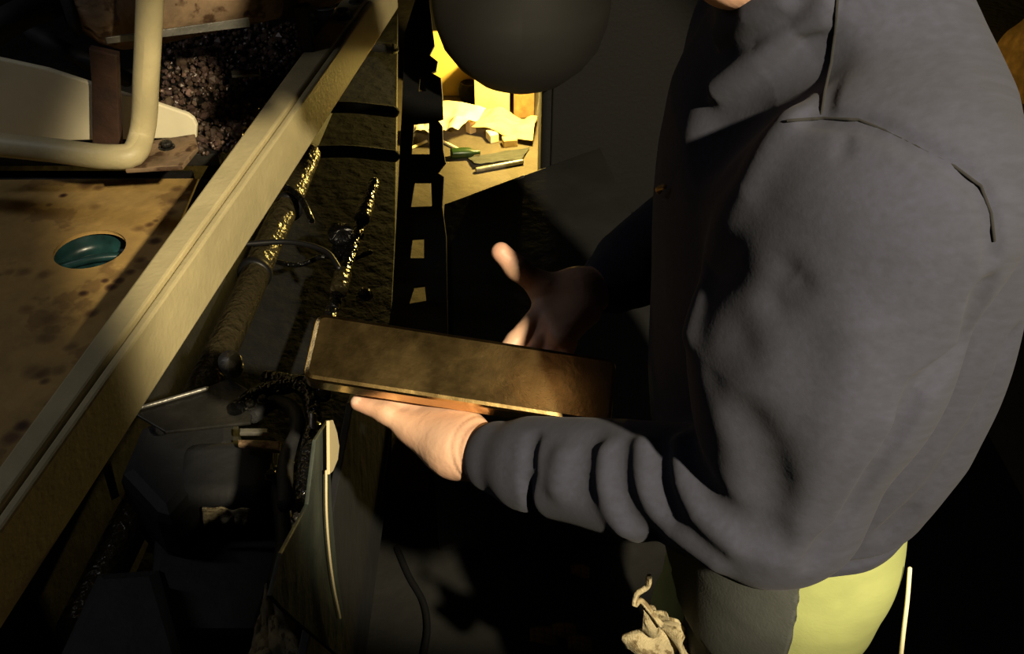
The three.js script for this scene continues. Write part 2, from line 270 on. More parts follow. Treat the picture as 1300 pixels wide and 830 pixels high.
// ================================================================== THE OPEN VEHICLE HULL
const DECK = 0.88, LOW = 0.72;     // bracket level, deck plate level
const hull = thing('vehicle_hull', 'open steel vehicle hull with cream edge rail, tan deck plate and oily black machinery', 'vehicle', V(-0.8, 0, -1.7));
{
  // deck plate with a round hole
  const hc = atY(114, 316, LOW), hr = 0.068, ring = []; for (let i = 0; i < 36; i++) { const a = i / 36 * 2 * Math.PI; ring.push(V(hc.x + hr * Math.cos(a), 0, hc.z + hr * Math.sin(a))); }
  const dp = [atY(-260, 229, LOW), atY(252, 226, LOW), atY(168, 424, LOW), atY(50, 596, LOW), atY(-40, 730, LOW), atY(-520, 730, LOW)];
  const dg = prism(dp, LOW - 0.008, LOW, 0.002, [ring]);
  dg.computeBoundingBox(); const bb = dg.boundingBox, sx = bb.max.x - bb.min.x, sz = bb.max.z - bb.min.z;
  const p = dg.attributes.position, uv = dg.attributes.uv; for (let i = 0; i < p.count; i++) uv.setXY(i, (p.getX(i) - bb.min.x) / sx, (p.getZ(i) - bb.min.z) / sz);
  // rust blots, where the photograph shows them: pixel, radius in metres, strength
  const spots = [[80, 248, .008, 1], [62, 260, .006, .4], [105, 372, .011, .9], [140, 364, .010, .9], [150, 356, .010, .8], [133, 356, .008, .8], [165, 345, .010, .7], [178, 330, .012, .6], [196, 306, .012, .8], [190, 285, .012, .6], [198, 280, .008, .6], [176, 290, .014, .4], [115, 398, .011, .6], [120, 262, .01, .3], [55, 348, .014, .4], [30, 345, .016, .35], [12, 345, .012, .3], [60, 405, .018, .35], [28, 540, .012, .8], [14, 556, .014, .5], [52, 475, .014, .5], [56, 484, .01, .5], [40, 470, .016, .3], [220, 255, .016, .5], [224, 240, .014, .5], [215, 270, .012, .45], [110, 235, .016, .5], [125, 238, .012, .5], [60, 430, .014, .3], [35, 392, .014, .3], [90, 440, .014, .35], [75, 470, .012, .3]].map(([u, v, r, k]) => { const q = atY(u, v, LOW); return [q.x, q.z, r, k]; });
  const T0 = tex(1024, (u, v) => {
    const x = bb.min.x + u * sx, z = bb.min.z + v * sz, n = fractal(x * 2 + 9, z * 2 + 9, 8, 6, 201), n2 = fractal(x + 9, z + 9, 24, 5, 215);
    let r = 0; for (const [sxp, szp, rad, k] of spots) { const dx = x - sxp, dz = z - szp; if (Math.abs(dx) > 0.06 || Math.abs(dz) > 0.06) continue; r = Math.max(r, k * clamp(1.4 - Math.hypot(dx, dz) / rad * (0.55 + n2), 0, 1)); }
    r = Math.max(r, clamp((n - 0.60) * 3, 0, 0.25));
    const b = [0.68, 0.555, 0.325].map((c) => c * (0.85 + 0.3 * n2)); return [mix(b[0], 0.20, r), mix(b[1], 0.11, r), mix(b[2], 0.06, r)];
  }, true, 1);
  const deckMat = std({ map: T0, roughness: 0.75, bumpMap: lumpBump, bumpScale: 0.002 });
  const deck = part(hull, 'deck_plate', dg, deckMat, 'tan deck plate with rust spots and a round hole');
  part(deck, 'hole_tray', lathe([[0, 0], [0.075, 0], [0.085, 0.02], [0.088, 0.05], [0.094, 0.05], [0.09, 0.015], [0.08, -0.006], [0, -0.006]], V(hc.x, LOW - 0.06, hc.z), V(0, 1, 0)), M.teal, 'teal painted tray seen through the hole');
  part(deck, 'tray_tube', tube([V(hc.x - 0.06, LOW - 0.035, hc.z + 0.01), V(hc.x, LOW - 0.028, hc.z - 0.01), V(hc.x + 0.06, LOW - 0.035, hc.z - 0.03)], 0.008), M.teal);
  // far lip of the deck plate
  part(hull, 'deck_lip', prism([atY(-260, 214, LOW), atY(238, 214, LOW), atY(242, 203, LOW), atY(-260, 203, LOW)], LOW - 0.06, LOW - 0.025), M.darkSteel);

  // edge rail: two cream flanges with a groove between, bolts at the far end
  const A = (v) => 411 + (v - 30) * (-411 / 560), Bp = (v) => 372 + (v - 130) * (-0.722);
  const RY = 0.915, quad = (f, g, y, gap) => { const a0 = atY(f(-40), -40, y), a1 = atY(f(900), 900, y), b0 = atY(g(-40), -40, y), b1 = atY(g(900), 900, y); a0.x += gap[0]; a1.x += gap[0]; b0.x += gap[1]; b1.x += gap[1]; return [a0, b0, b1, a1]; };
  const f1 = part(hull, 'rail_top', prism(quad(A, Bp, RY, [0, -0.004]), RY - 0.03, RY, 0.004), M.cream, 'cream top flange of the edge rail');
  const b0 = atY(Bp(-40), -40, RY), b1 = atY(Bp(900), 900, RY);
  part(hull, 'rail_side', prism([b0.clone().add(V(0.014, 0, 0)), b0, b1, b1.clone().add(V(0.014, 0, 0))].reverse(), RY - 0.105, RY - 0.005, 0.004), M.cream, 'cream side web of the edge rail');
  for (const [u, v, r] of [[436, 22, .017], [452, 3, .013], [413, 10, .02], [392, 28, .016]]) part(f1, 'bolt', bolt(atY(u, v, u > 430 ? RY : RY - 0.03), r), M.steel, 'shiny worn bolt head');
  part(hull, 'clamp_block', prism([atY(385, 8, RY), atY(424, -6, RY), atY(414, 34, RY), atY(378, 40, RY)], RY - 0.09, RY - 0.03), M.darkSteel);

  // bent guard tube
  const t0 = atDepth(193, -60, 1.6), t1 = atDepth(186, 90, 1.71), t2 = atY(180, 170, 0.925), t3 = atY(168, 196, 0.905), t4 = atY(140, 199, 0.905), t5 = atY(60, 190, 0.9), t6 = atY(-120, 172, 0.9);
  part(hull, 'guard_tube', tube([t0, t1, t2, t3, t4, t5, t6], 0.0225, 20, 80), M.cream, 'cream bent guard tube');
  const br = part(hull, 'tube_bracket', prism([atY(176, 184, DECK), atY(248, 173, DECK), atY(252, 190, DECK), atY(232, 214, DECK), atY(160, 218, DECK)], DECK - 0.004, DECK + 0.006), M.rust);
  part(br, 'bolt', bolt(atY(212, 187, DECK + 0.006), 0.011), M.darkSteel);

  // white guard panel behind the tube, sloping top and rounded corner
  const zP = atY(249, 176, DECK).z - 0.03, pp = [[-60, 182], [249, 175], [250, 160], [246, 151], [238, 145], [197, 131], [152, 118], [115, 106], [60, 88], [-60, 62]].map(([u, v]) => atZ(u, v, zP));
  part(hull, 'guard_panel', plate(pp, 0.012, 0.003), M.white, 'white guard panel with a rounded corner');
  part(hull, 'strut', plate([[117, 190], [153, 190], [150, 120], [148, 70], [112, 62], [116, 110]].map(([u, v]) => atZ(u, v, zP + 0.035)), 0.02, 0.003), M.darkRust, 'dark rusty strut in front of the panel');
  // tray behind with a rusty cylinder and a strip
  part(hull, 'rear_tray', prism([V(-2.2, 0, -1.86), V(-0.62, 0, -1.86), V(-0.40, 0, -2.5), V(-0.40, 0, -3.4), V(-2.2, 0, -3.4)], 0.73, 0.76), M.darkSteel);
  const c0 = atDepth(150, -4, 1.95), c1 = atDepth(430, -60, 2.12), cd = c1.clone().sub(c0).normalize();
  const cy = part(hull, 'air_cylinder', lathe([[0, -0.10], [0.045, -0.09], [0.08, -0.062], [0.098, -0.025], [0.104, 0.02], [0.104, 0.42], [0.09, 0.47], [0, 0.49]], c0, cd, 36), M.rust, 'rusty brown cylinder');
  part(cy, 'end_ring', lathe([[0.03, -0.108], [0.06, -0.098], [0.05, -0.085], [0.03, -0.09]], c0, cd, 36), M.black);
  part(cy, 'saddle', lathe([[0.104, 0.30], [0.109, 0.30], [0.109, 0.33], [0.104, 0.33]], c0, cd, 36), M.darkSteel);
  part(cy, 'saddle_foot', box(0.03, c0.y - 0.80, 0.03, V(c0.x + 0.34, (c0.y + 0.70) / 2, c0.z - 0.10), 0.003), M.dullBlack);
  const s0 = atDepth(136, 56, 1.80), s1 = atDepth(318, 34, 1.95);
  part(hull, 'metal_strip', plate([s0, s1, s1.clone().add(V(0, 0.018, 0)), s0.clone().add(V(0, 0.012, 0))], 0.005, 0.001), M.steel, 'bare grey metal strip');
  part(hull, 'metal_strip', plate([atY(294, 93, 0.84), atY(330, 90, 0.84), atY(331, 97, 0.84), atY(295, 99, 0.84)], 0.006, 0.001), M.steel);
  part(hull, 'hose', tube([atDepth(-40, 60, 1.8), atDepth(20, 22, 1.85), atDepth(70, 2, 1.95), atDepth(120, -50, 2.1)], 0.028, 14, 40), M.dullBlack, 'thick dark hose');
  part(hull, 'hose', tube([atDepth(40, 40, 2.0), atDepth(80, 62, 1.95), atDepth(125, 85, 1.95), atDepth(160, 100, 2.0)], 0.016, 12, 30), M.dullBlack);

  // deep bay between the rail and the side plate
  part(hull, 'bay_floor', prism([V(-0.78, 0, -3.6), atY(505, 20, 0.3), atY(503, 300, 0.3), atY(498, 405, 0.3), V(-0.25, 0, -1.45), V(-0.25, 0, -0.62), V(-0.9, 0, -0.5)], 0.28, 0.31), M.dullBlack);
  part(hull, 'bay_wall', prism([V(-0.60, 0, -3.4), V(-0.57, 0, -3.4), V(-0.70, 0, -0.6), V(-0.74, 0, -0.6)], 0.31, 0.69), M.dullBlack);
  // oily pipe with crinkled coating
  const py = 0.56, pl = [[398, 196], [378, 244], [345, 316], [316, 386], [262, 500], [172, 672], [110, 800]].map(([u, v]) => atY(u, v, py)); pl.forEach((q) => { q.x -= 0.012; });
  part(hull, 'oily_pipe', tube(pl, 0.030, 24, 120), M.oilPipe, 'oily black pipe with a crinkled glinting coat');
  for (const [u, v] of [[331, 346], [372, 262]]) { const q = atY(u, v, py); q.x -= 0.012; part(hull, 'pipe_clamp', lathe([[0.028, -0.008], [0.036, -0.008], [0.036, 0.008], [0.028, 0.008]], q, V(-0.05, 0, 1), 28), M.rubber); }
  const p2 = [[475, 232], [463, 268], [448, 312], [433, 358], [418, 404], [396, 470]].map(([u, v]) => atY(u, v, 0.52));
  part(hull, 'slim_pipe', tube(p2, 0.014, 16, 60), M.oil);
  for (const [a, b] of [[[466, 258], [459, 279]], [[436, 346], [429, 371]]]) part(hull, 'pipe_sleeve', rod(atY(...a, 0.53), atY(...b, 0.53), 0.019), M.oilPipe, 'shiny pipe sleeve');
  part(hull, 'cable', tube([[290, 312], [320, 309], [365, 307], [395, 312], [416, 321], [430, 340]].map(([u, v]) => atY(u, v, 0.61)), 0.006, 8, 40), M.rubber);
  part(hull, 'cable', tube([[318, 262], [340, 240], [358, 236], [380, 250], [396, 280]].map(([u, v]) => atY(u, v, 0.62)), 0.007, 8, 40), M.oil);
  part(hull, 'cable', tube([[340, 330], [380, 336], [412, 325], [440, 330], [470, 320]].map(([u, v]) => atY(u, v, 0.50)), 0.006, 8, 40), M.oil);
  part(hull, 'valve_body', join(lathe([[0, 0], [0.028, 0], [0.03, 0.01], [0.022, 0.03], [0.022, 0.05], [0.03, 0.055], [0.028, 0.07], [0, 0.075]], atY(437, 322, 0.50), V(0, 1, 0.2), 20), bolt(atY(452, 300, 0.52), 0.014)), M.oil);
  part(hull, 'fitting', bolt(atY(463, 376, 0.5), 0.014), M.darkSteel);
  for (const v of [60, 140, 196]) { const w = 70 - v * 0.1; part(hull, 'cross_bar', tube([atY(372 + (v * -0.1), v, 0.40), atY(440, v - 4, 0.42), atY(500, v + 2, 0.40)], 0.018, 12, 24), M.black); }
  // slotted side strip: slots from the photo
  const sy = 0.40, slots = [[[533, 98], [537, 98], [542, 116], [531, 116]], [[525, 156], [545, 154], [546, 196], [522, 196]], [[526, 230], [548, 230], [549, 262], [521, 263]], [[523, 302], [539, 301], [539, 328], [520, 328]], [[525, 363], [540, 361], [542, 382], [518, 386]]].map((s) => s.map(([u, v]) => atY(u, v, sy)));
  const outline = [[552, 58], [546, 70], [556, 78], [554, 90], [548, 92], [560, 99], [562, 120], [563, 150], [556, 152], [562, 160], [563, 190], [566, 206], [556, 219], [564, 224], [562, 262], [567, 300], [569, 424], [492, 424], [498, 380], [504, 260], [510, 140], [514, 40], [540, -40]].map(([u, v]) => atY(u, v, sy));
  part(hull, 'slotted_strip', prism(outline, sy - 0.006, sy, 0.0015, slots), M.blackPaint, 'black side strip with a row of open slots');
  part(hull, 'side_plate', plate([V(-0.245, 0.30, -0.62), V(-0.245, 0.30, -1.42), V(-0.245, 0.62, -1.42), V(-0.25, 0.70, -1.15), V(-0.25, 0.70, -0.62)].map((q) => q), 0.012, 0.002), M.dullBlack);
}

{ // machinery at the near end of the bay
  const E = (u, v, y) => atY(u, v, y);
  const eng = part(hull, 'engine_cover', box(0.155, 0.13, 0.12, E(292, 612, 0.62).add(V(0, -0.02, 0)), 0.03, [0.1, 0.06, 0]), M.dullBlack, 'rounded dark grey engine cover');
  part(hull, 'engine_block', prism([E(200, 560, 0.58), E(350, 552, 0.58), E(372, 660, 0.58), E(330, 790, 0.58), E(180, 790, 0.58)], 0.31, 0.565, 0.015), M.dullBlack);
  part(hull, 'duct', prism([E(176, 540, .66), E(262, 500, .66), E(300, 530, .66), E(300, 560, .66), E(215, 655, .66), E(196, 650, .66), E(150, 600, .66)], 0.50, 0.66, 0.02), M.dullBlack);
  part(hull, 'duct', prism([E(120, 722, .62), E(205, 716, .62), E(240, 850, .62), E(60, 850, .62)], 0.40, 0.62, 0.02), M.dullBlack);
  part(eng, 'torn_strip', sheet((s, t) => { const q = bilin([E(257, 645, 0.645), E(318, 645, 0.645), E(314, 664, 0.62), E(259, 660, 0.62)], s, t); q.y += 0.006 * noise3(s * 5, t * 2, 3); q.z += t > 0.5 ? 0.006 * noise3(s * 9, 2, 8) : 0; return q; }, 20, 4, 0.004), M.rag, 'torn pale strip on the cover');
  part(hull, 'sheet_edge', plate([E(166, 522, 0.70), E(214, 508, 0.70), E(292, 480, 0.70), E(324, 500, 0.70), E(318, 536, 0.70), E(210, 548, 0.70)].reverse(), 0.006, 0.0018), M.darkSteel, 'thin dark sheet with an added highlight rim');
  part(hull, 'edge_highlight', tube([E(168, 520, 0.705), E(190, 514, 0.705), E(214, 507, 0.705), E(262, 493, 0.705)], 0.0035, 8, 24), M.steel, 'pale steel rim put in as the edge highlight');  // pale rim stands in for the highlight along the sheet edge
  part(hull, 'knob', lathe([[0, 0], [0.016, 0], [0.018, 0.008], [0.012, 0.014], [0.02, 0.022], [0.018, 0.034], [0, 0.038]], E(297, 470, 0.70), V(0, 1, 0.3), 18), M.steel, 'grey metal knob');
  part(hull, 'flat_bar', plate([E(304, 543, 0.70), E(340, 543, 0.70), E(341, 549, 0.70), E(304, 549, 0.70)].reverse(), 0.008, 0.002), M.steel);
  part(hull, 'flat_bar', plate([E(301, 557, 0.69), E(356, 559, 0.69), E(355, 571, 0.69), E(318, 566, 0.69), E(302, 563, 0.69)].reverse(), 0.01, 0.003), M.rust, 'brownish flat bar');
  for (const [pts, r, y] of [[[[300, 520], [330, 498], [360, 490], [392, 486], [410, 500]], .014, .70], [[[322, 528], [350, 510], [372, 520], [378, 545], [364, 580], [362, 640]], .012, .69], [[[340, 480], [365, 484], [388, 496], [398, 530], [392, 570], [384, 640]], .013, .70], [[[205, 545], [250, 532], [292, 530], [330, 520]], .010, .69], [[[350, 600], [356, 640], [360, 690], [350, 740]], .012, .64]])
    part(hull, 'hose', tube(pts.map(([u, v]) => E(u, v, y)), r, 12, 40), r > 0.0125 ? M.oil : M.dullBlack);
  for (const [u, v, y, r] of [[318, 515, .705, .008], [334, 508, .705, .007], [345, 604, .66, .008], [368, 594, .66, .009], [377, 618, .66, .009], [380, 660, .62, .010], [302, 520, .70, .008], [404, 560, .66, .010]]) part(hull, 'bolt', bolt(E(u, v, y), r), M.darkSteel);
  part(hull, 'lever', rod(E(397, 525, 0.72), E(398, 556, 0.70), 0.006, 0.007, 14), M.steel);
  part(hull, 'bracket', plate([E(198, 540, .66), E(214, 538, .66), E(216, 546, .66), E(199, 548, .66)].reverse(), 0.01), M.steel);
  part(hull, 'bracket', sheet((s, t) => { const q = bilin([E(130, 590, .6), E(142, 588, .6), E(150, 625, .6), E(140, 630, .6)], s, t); q.y += 0.01 * Math.sin(t * 4); return q; }, 6, 10, 0.006), M.darkSteel);
  for (const [u, v, y, r] of [[234, 772, .50, .013], [268, 761, .50, .010], [292, 801, .50, .014]]) part(hull, 'fitting', lathe([[0, 0], [r, 0], [r * 1.1, r * 0.5], [r * 0.7, r], [r * 0.7, r * 1.6], [0, r * 1.8]], E(u, v, y), V(0, 1, 0.2), 12), M.darkSteel);
  part(hull, 'fitting_plate', prism([E(215, 752, .49), E(310, 745, .49), E(318, 820, .49), E(215, 826, .49)], 0.31, 0.492, 0.01), M.dullBlack);
}
{ // loose grit and chips behind the rail: nobody could count it
  const g = new THREE.IcosahedronGeometry(1, 0), n = 1400, im = new THREE.InstancedMesh(g, M.grit, n), m = new THREE.Matrix4(), q = new THREE.Quaternion(), c = new THREE.Color();
  for (let i = 0; i < n; i++) {
    const u = rr(205, 412), v = rr(28, 190); if (u > 392 - (v - 60) * 0.74) { i--; continue; } let w = atY(u, v, 0.775); w.y = 0.762 + rr(0, 0.02);
    const s = rr(0.003, 0.010) * (rnd() < 0.08 ? 1.7 : 1); q.setFromEuler(new THREE.Euler(rr(0, 6), rr(0, 6), rr(0, 6)));
    im.setMatrixAt(i, m.compose(w, q, V(s, s * rr(0.5, 1), s * rr(0.6, 1.2)))); const k = rnd() < 0.06 ? rr(1.4, 2.2) : rr(0.35, 1.0); im.setColorAt(i, c.setRGB(k, k * rr(0.85, 1), k * rr(0.8, 1)));
  }
  im.name = 'loose_grit'; im.userData = { label: 'dark wet grit and small chips scattered behind the cream rail', category: 'grit', kind: 'stuff' }; scene.add(im);
}
{ // hanging sheet, cord, pale cloth in the bay
  const X = -0.232, hp = [[396, 558], [413, 533], [416, 640], [424, 730], [434, 792], [428, 836], [392, 806], [372, 790], [352, 772], [338, 756], [352, 702], [386, 640]];
  single('rubber_sheet', 'dark green-grey rubber sheet hanging over the bay edge below the gold bar', 'sheet', plate(hp.map(([u, v]) => atX(u, v, X)), 0.005, 0.0015), M.greenCloth);
  single('cord', 'thin pale cord hanging straight down beside the dark rubber sheet', 'cord', tube([[414, 598], [414.5, 650], [418, 700], [424, 745], [432, 784]].map(([u, v]) => atX(u, v, X + 0.012)), 0.0016, 8, 40), M.cord);
  const lf = [[414, 534], [419, 533], [424, 548], [427, 566], [425, 584], [419, 598], [414.5, 602]].map(([u, v]) => atX(u, v, X + 0.012));
  single('cord_tag', 'cream leaf-shaped tag at the top of the pale cord', 'tag', plate(lf, 0.004, 0.001), M.cord);
  single('crumpled_cloth', 'pale dirty cloth lying below the dark rubber sheet', 'cloth', sheet((s, t) => { const q = bilin([atY(336, 748, 0.60), atY(346, 748, 0.60), atY(390, 842, 0.60), atY(312, 842, 0.60)], s, t); q.y += 0.012 * noise3(s * 3.3, t * 4, 1) + 0.006 * noise3(s * 8, t * 9, 4); return q; }, 24, 30, 0.004), M.rag);
}

// ================================================================== THE GOLD BAR
const barA = V(0.985, -0.15, 0.06).normalize(), tilt = 28 * Math.PI / 180;
const barSide = V(-0.06, 0, 0.985).normalize(), barUp = barSide.clone().cross(barA).normalize();
const barW = barSide.clone().multiplyScalar(Math.cos(tilt)).addScaledVector(barUp, -Math.sin(tilt)), barN = barW.clone().cross(barA).normalize();
const BL = 0.335, BW = 0.078, BT = 0.032, barO = atY(393, 437, 1.082).addScaledVector(barA, BL / 2);   // middle of the upper face
const onBar = (s, w, n) => barO.clone().addScaledVector(barA, s).addScaledVector(barW, w).addScaledVector(barN, n);
{
  const s = new THREE.Shape(), a = BL / 2, b = BW / 2, r = 0.013;
  s.moveTo(-a + r, -b); s.lineTo(a - r, -b); s.quadraticCurveTo(a, -b, a, -b + r); s.lineTo(a, b - r); s.quadraticCurveTo(a, b, a - r, b); s.lineTo(-a + r, b); s.quadraticCurveTo(-a, b, -a, b - r); s.lineTo(-a, -b + r); s.quadraticCurveTo(-a, -b, -a + r, -b);
  const g = new THREE.ExtrudeGeometry(s, { depth: BT - 0.010, bevelEnabled: true, bevelSize: 0.005, bevelOffset: -0.005, bevelThickness: 0.005, bevelSegments: 2, curveSegments: 8 });
  g.translate(0, 0, -BT + 0.005); boxUV(g);
  g.applyMatrix4(new THREE.Matrix4().makeBasis(barA, barW.clone().negate(), barN).setPosition(barO));
  single('gold_bar', 'long worn gold bar with rounded corners resting on two open hands', 'gold bar', g, M.gold);
}

// ================================================================== THE PERSON
const man = thing('person', 'person in a dark fleece jacket and pale green trousers holding a gold bar', 'person', V(0.31, 0, -0.79));
const CZ = -0.80;
const torsoT = [[0.90, .305, .128, .178], [0.95, .305, .135, .182], [0.985, .308, .150, .188], [1.05, .316, .166, .188], [1.15, .316, .172, .186], [1.27, .302, .164, .190], [1.36, .288, .146, .194], [1.42, .286, .122, .168], [1.465, .276, .098, .124], [1.51, .262, .080, .092], [1.56, .25, .07, .08]];
function torso(y) {
  let i = 0; while (i < torsoT.length - 2 && y > torsoT[i + 1][0]) i++;
  const p = torsoT, a = p[Math.max(i - 1, 0)], b = p[i], c = p[i + 1], d = p[Math.min(i + 2, p.length - 1)], t = clamp((y - b[0]) / (c[0] - b[0]), 0, 1), o = [];
  for (let k = 1; k < 4; k++) { const m0 = (c[k] - a[k]) / 2, m1 = (d[k] - b[k]) / 2, t2 = t * t, t3 = t2 * t; o.push((2 * t3 - 3 * t2 + 1) * b[k] + (t3 - 2 * t2 + t) * m0 + (-2 * t3 + 3 * t2) * c[k] + (t3 - t2) * m1); }
  return o;
}
const S1 = V(0.275, 1.375, -0.625), M1 = V(0.248, 1.235, -0.620), E1 = V(0.232, 1.095, -0.590), W1 = V(-0.034, 0.987, -0.751), C1 = V(0.02, 1.008, -0.718);
const S2 = V(0.285, 1.375, -0.98), E2 = V(0.30, 1.10, -1.13), W2 = V(0.115, 1.045, -0.985), C2 = V(0.15, 1.055, -1.01);
const HEM = 0.945;
function jacketBase(x, y, z) {
  const [cx, a, b] = torso(y), ex = Math.abs((x - cx) / a), ez = Math.abs((z - CZ) / b);
  let t = (Math.pow(Math.pow(ex, 2.3) + Math.pow(ez, 2.3), 1 / 2.3) - 1) * Math.min(a, b) * 0.92;
  t = Math.max(t, y - 1.525);
  let arm = cone(x, y, z, S1, M1, 0.092, 0.098); arm = smin(arm, cone(x, y, z, M1, E1, 0.098, 0.074), 0.03);
  let fore = cone(x, y, z, E1, C1, 0.068, 0.050);
  arm = smin(arm, fore, 0.028);
  let arm2 = cone(x, y, z, S2, E2, 0.092, 0.072); arm2 = smin(arm2, cone(x, y, z, E2, C2, 0.068, 0.050), 0.03);
  let d = smin(t, Math.min(arm, arm2), mix(0.016, 0.06, sm(clamp((y - 1.27) / 0.09, 0, 1))));
  // cuffs
  d = smin(d, cone(x, y, z, C1, V(-0.014, 0.9945, -0.739), 0.044, 0.040), 0.006);
  d = smin(d, cone(x, y, z, C2, V(0.125, 1.047, -0.992), 0.044, 0.040), 0.006);
  // stand-up collar
  const cr = Math.hypot((x - 0.25) * 1.05, z - CZ), ring = Math.hypot(cr - 0.082, (y - 1.515 - (x - 0.25) * 0.25) * 0.45) - 0.017; d = smin(d, ring, 0.02);
  const neck = Math.max(cr - 0.068, 1.47 - y); d = Math.max(d, -neck);
  return d;
}
// find the place on the jacket that a photo pixel shows
function hit(u, v, sdf = jacketBase) { const r = ray(u, v).normalize(); let t = 0.3; for (let i = 0; i < 160; i++) { const d = sdf(CAM.x + r.x * t, CAM.y + r.y * t, CAM.z + r.z * t); if (d < 0.0006) break; t += d * 0.7; if (t > 2) return null; } return r.multiplyScalar(t).add(CAM); }
// creases and ridges of the cloth: pixel path, half width, depth (+ sinks, - stands out)
const foldList = [
  [[[1063, 2], [1058, 60], [1048, 110], [1044, 138]], .007, .008],
  [[[1030, 150], [1060, 150], [1090, 152], [1125, 166], [1165, 186], [1205, 206], [1245, 236], [1262, 290], [1262, 330]], .007, .013],
  [[[1074, 164], [1070, 190]], .006, .0025],
  [[[1054, 14], [1010, 44], [960, 78], [908, 112]], .012, -.016],
  [[[1015, 72], [962, 112], [908, 165]], .030, .026],
  [[[990, 4], [950, 22], [915, 44]], .010, -.009],
  [[[748, 560], [742, 590], [740, 622]], .017, .007],
  [[[787, 578], [788, 620], [800, 655], [828, 684], [872, 712]], .015, .007],
  [[[834, 575], [836, 612], [845, 656]], .016, .008],
  [[[872, 560], [884, 600], [908, 640], [945, 672], [985, 690]], .016, .010],
  [[[936, 444], [915, 462], [900, 474]], .02, .005],
  [[[948, 545], [962, 568], [975, 610], [976, 660]], .022, .011],
  [[[815, 565], [818, 620], [850, 672], [905, 712]], .013, -.008],
  [[[860, 560], [864, 610], [885, 650], [930, 690]], .012, -.008],
  [[[990, 700], [1025, 640], [1058, 566], [1078, 500], [1088, 430]], .022, -.009],
  [[[764, 572], [764, 620], [790, 672]], .012, -.006],
  [[[712, 580], [706, 620], [722, 668]], .012, -.006],
  [[[1252, 372], [1229, 438], [1169, 493], [1115, 590], [1077, 655], [1036, 712]], .010, .017],
  [[[1284, 436], [1240, 536], [1186, 617], [1131, 677]], .013, .013],
  [[[1270, 470], [1226, 560], [1170, 640]], .014, -.007],
  [[[1120, 540], [1092, 600], [1060, 660]], .016, -.006],
  [[[1010, 360], [985, 380], [1000, 350]], .014, .004],
  [[[675, 556], [670, 600], [678, 655]], .008, .010],
  [[[1000, 158], [950, 240], [905, 330], [875, 420]], .016, -.008],
];
const folds = foldList.map(([px, w, dep]) => { const pts = px.map(([u, v]) => hit(u, v)).filter(Boolean); const lo = V(1e9, 1e9, 1e9), hi = V(-1e9, -1e9, -1e9); pts.forEach((p) => { lo.min(p); hi.max(p); }); return { pts, w, dep, lo: lo.subScalar(w * 3), hi: hi.addScalar(w * 3) }; }).filter((f) => f.pts.length > 1);
function jacket(x, y, z) {
  let d = jacketBase(x, y, z);
  if (Math.abs(d) < 0.06) {
    for (const f of folds) {
      if (x < f.lo.x || x > f.hi.x || y < f.lo.y || y > f.hi.y || z < f.lo.z || z > f.hi.z) continue;
      let m = 1; for (let i = 0; i + 1 < f.pts.length; i++) m = Math.min(m, segDist(x, y, z, f.pts[i], f.pts[i + 1]));
      d += f.dep * Math.exp(-(m * m) / (f.w * f.w));
    }
    d += 0.0026 * noise3(x * 12 + 3, y * 8, z * 12) + 0.0007 * noise3(x * 31, y * 24 + 7, z * 31);
    // hem band
    const hb = y - (HEM + 0.028); d += 0.006 * Math.exp(-(hb * hb) / (0.006 * 0.006));
  }
  d = Math.max(d, HEM + 0.012 * Math.sin(z * 9 + x * 14) * 0.5 - y);
  if (y < HEM + 0.07) { const [cx, a, b] = torso(y), k = Math.hypot((x - cx) / (a - 0.016), (z - CZ) / (b - 0.016)); d = Math.max(d, -Math.max((k - 1) * (a - 0.016), y - HEM - 0.05)); }
  return d;
}
// trousers
const H1 = V(0.318, 0.86, -0.705), H2 = V(0.318, 0.86, -0.885), K1 = V(0.275, 0.49, -0.69), K2 = V(0.29, 0.49, -0.91), A1 = V(0.325, 0.10, -0.68), A2 = V(0.33, 0.10, -0.93);
function trousers(x, y, z) {
  const k = Math.hypot((x - 0.318) / 0.124, (z - CZ) / 0.178); let d = Math.max((k - 1) * 0.118, Math.abs(y - 0.91) - 0.10);
  for (const [h, n, a] of [[H1, K1, A1], [H2, K2, A2]]) { let l = cone(x, y, z, h, n, 0.097, 0.073); l = smin(l, cone(x, y, z, n, a, 0.073, 0.066), 0.03); d = smin(d, l, 0.05); }
  return Math.max(d + 0.004 * noise3(x * 11, y * 12, z * 11), 0.07 - y, y - 1.0);
}
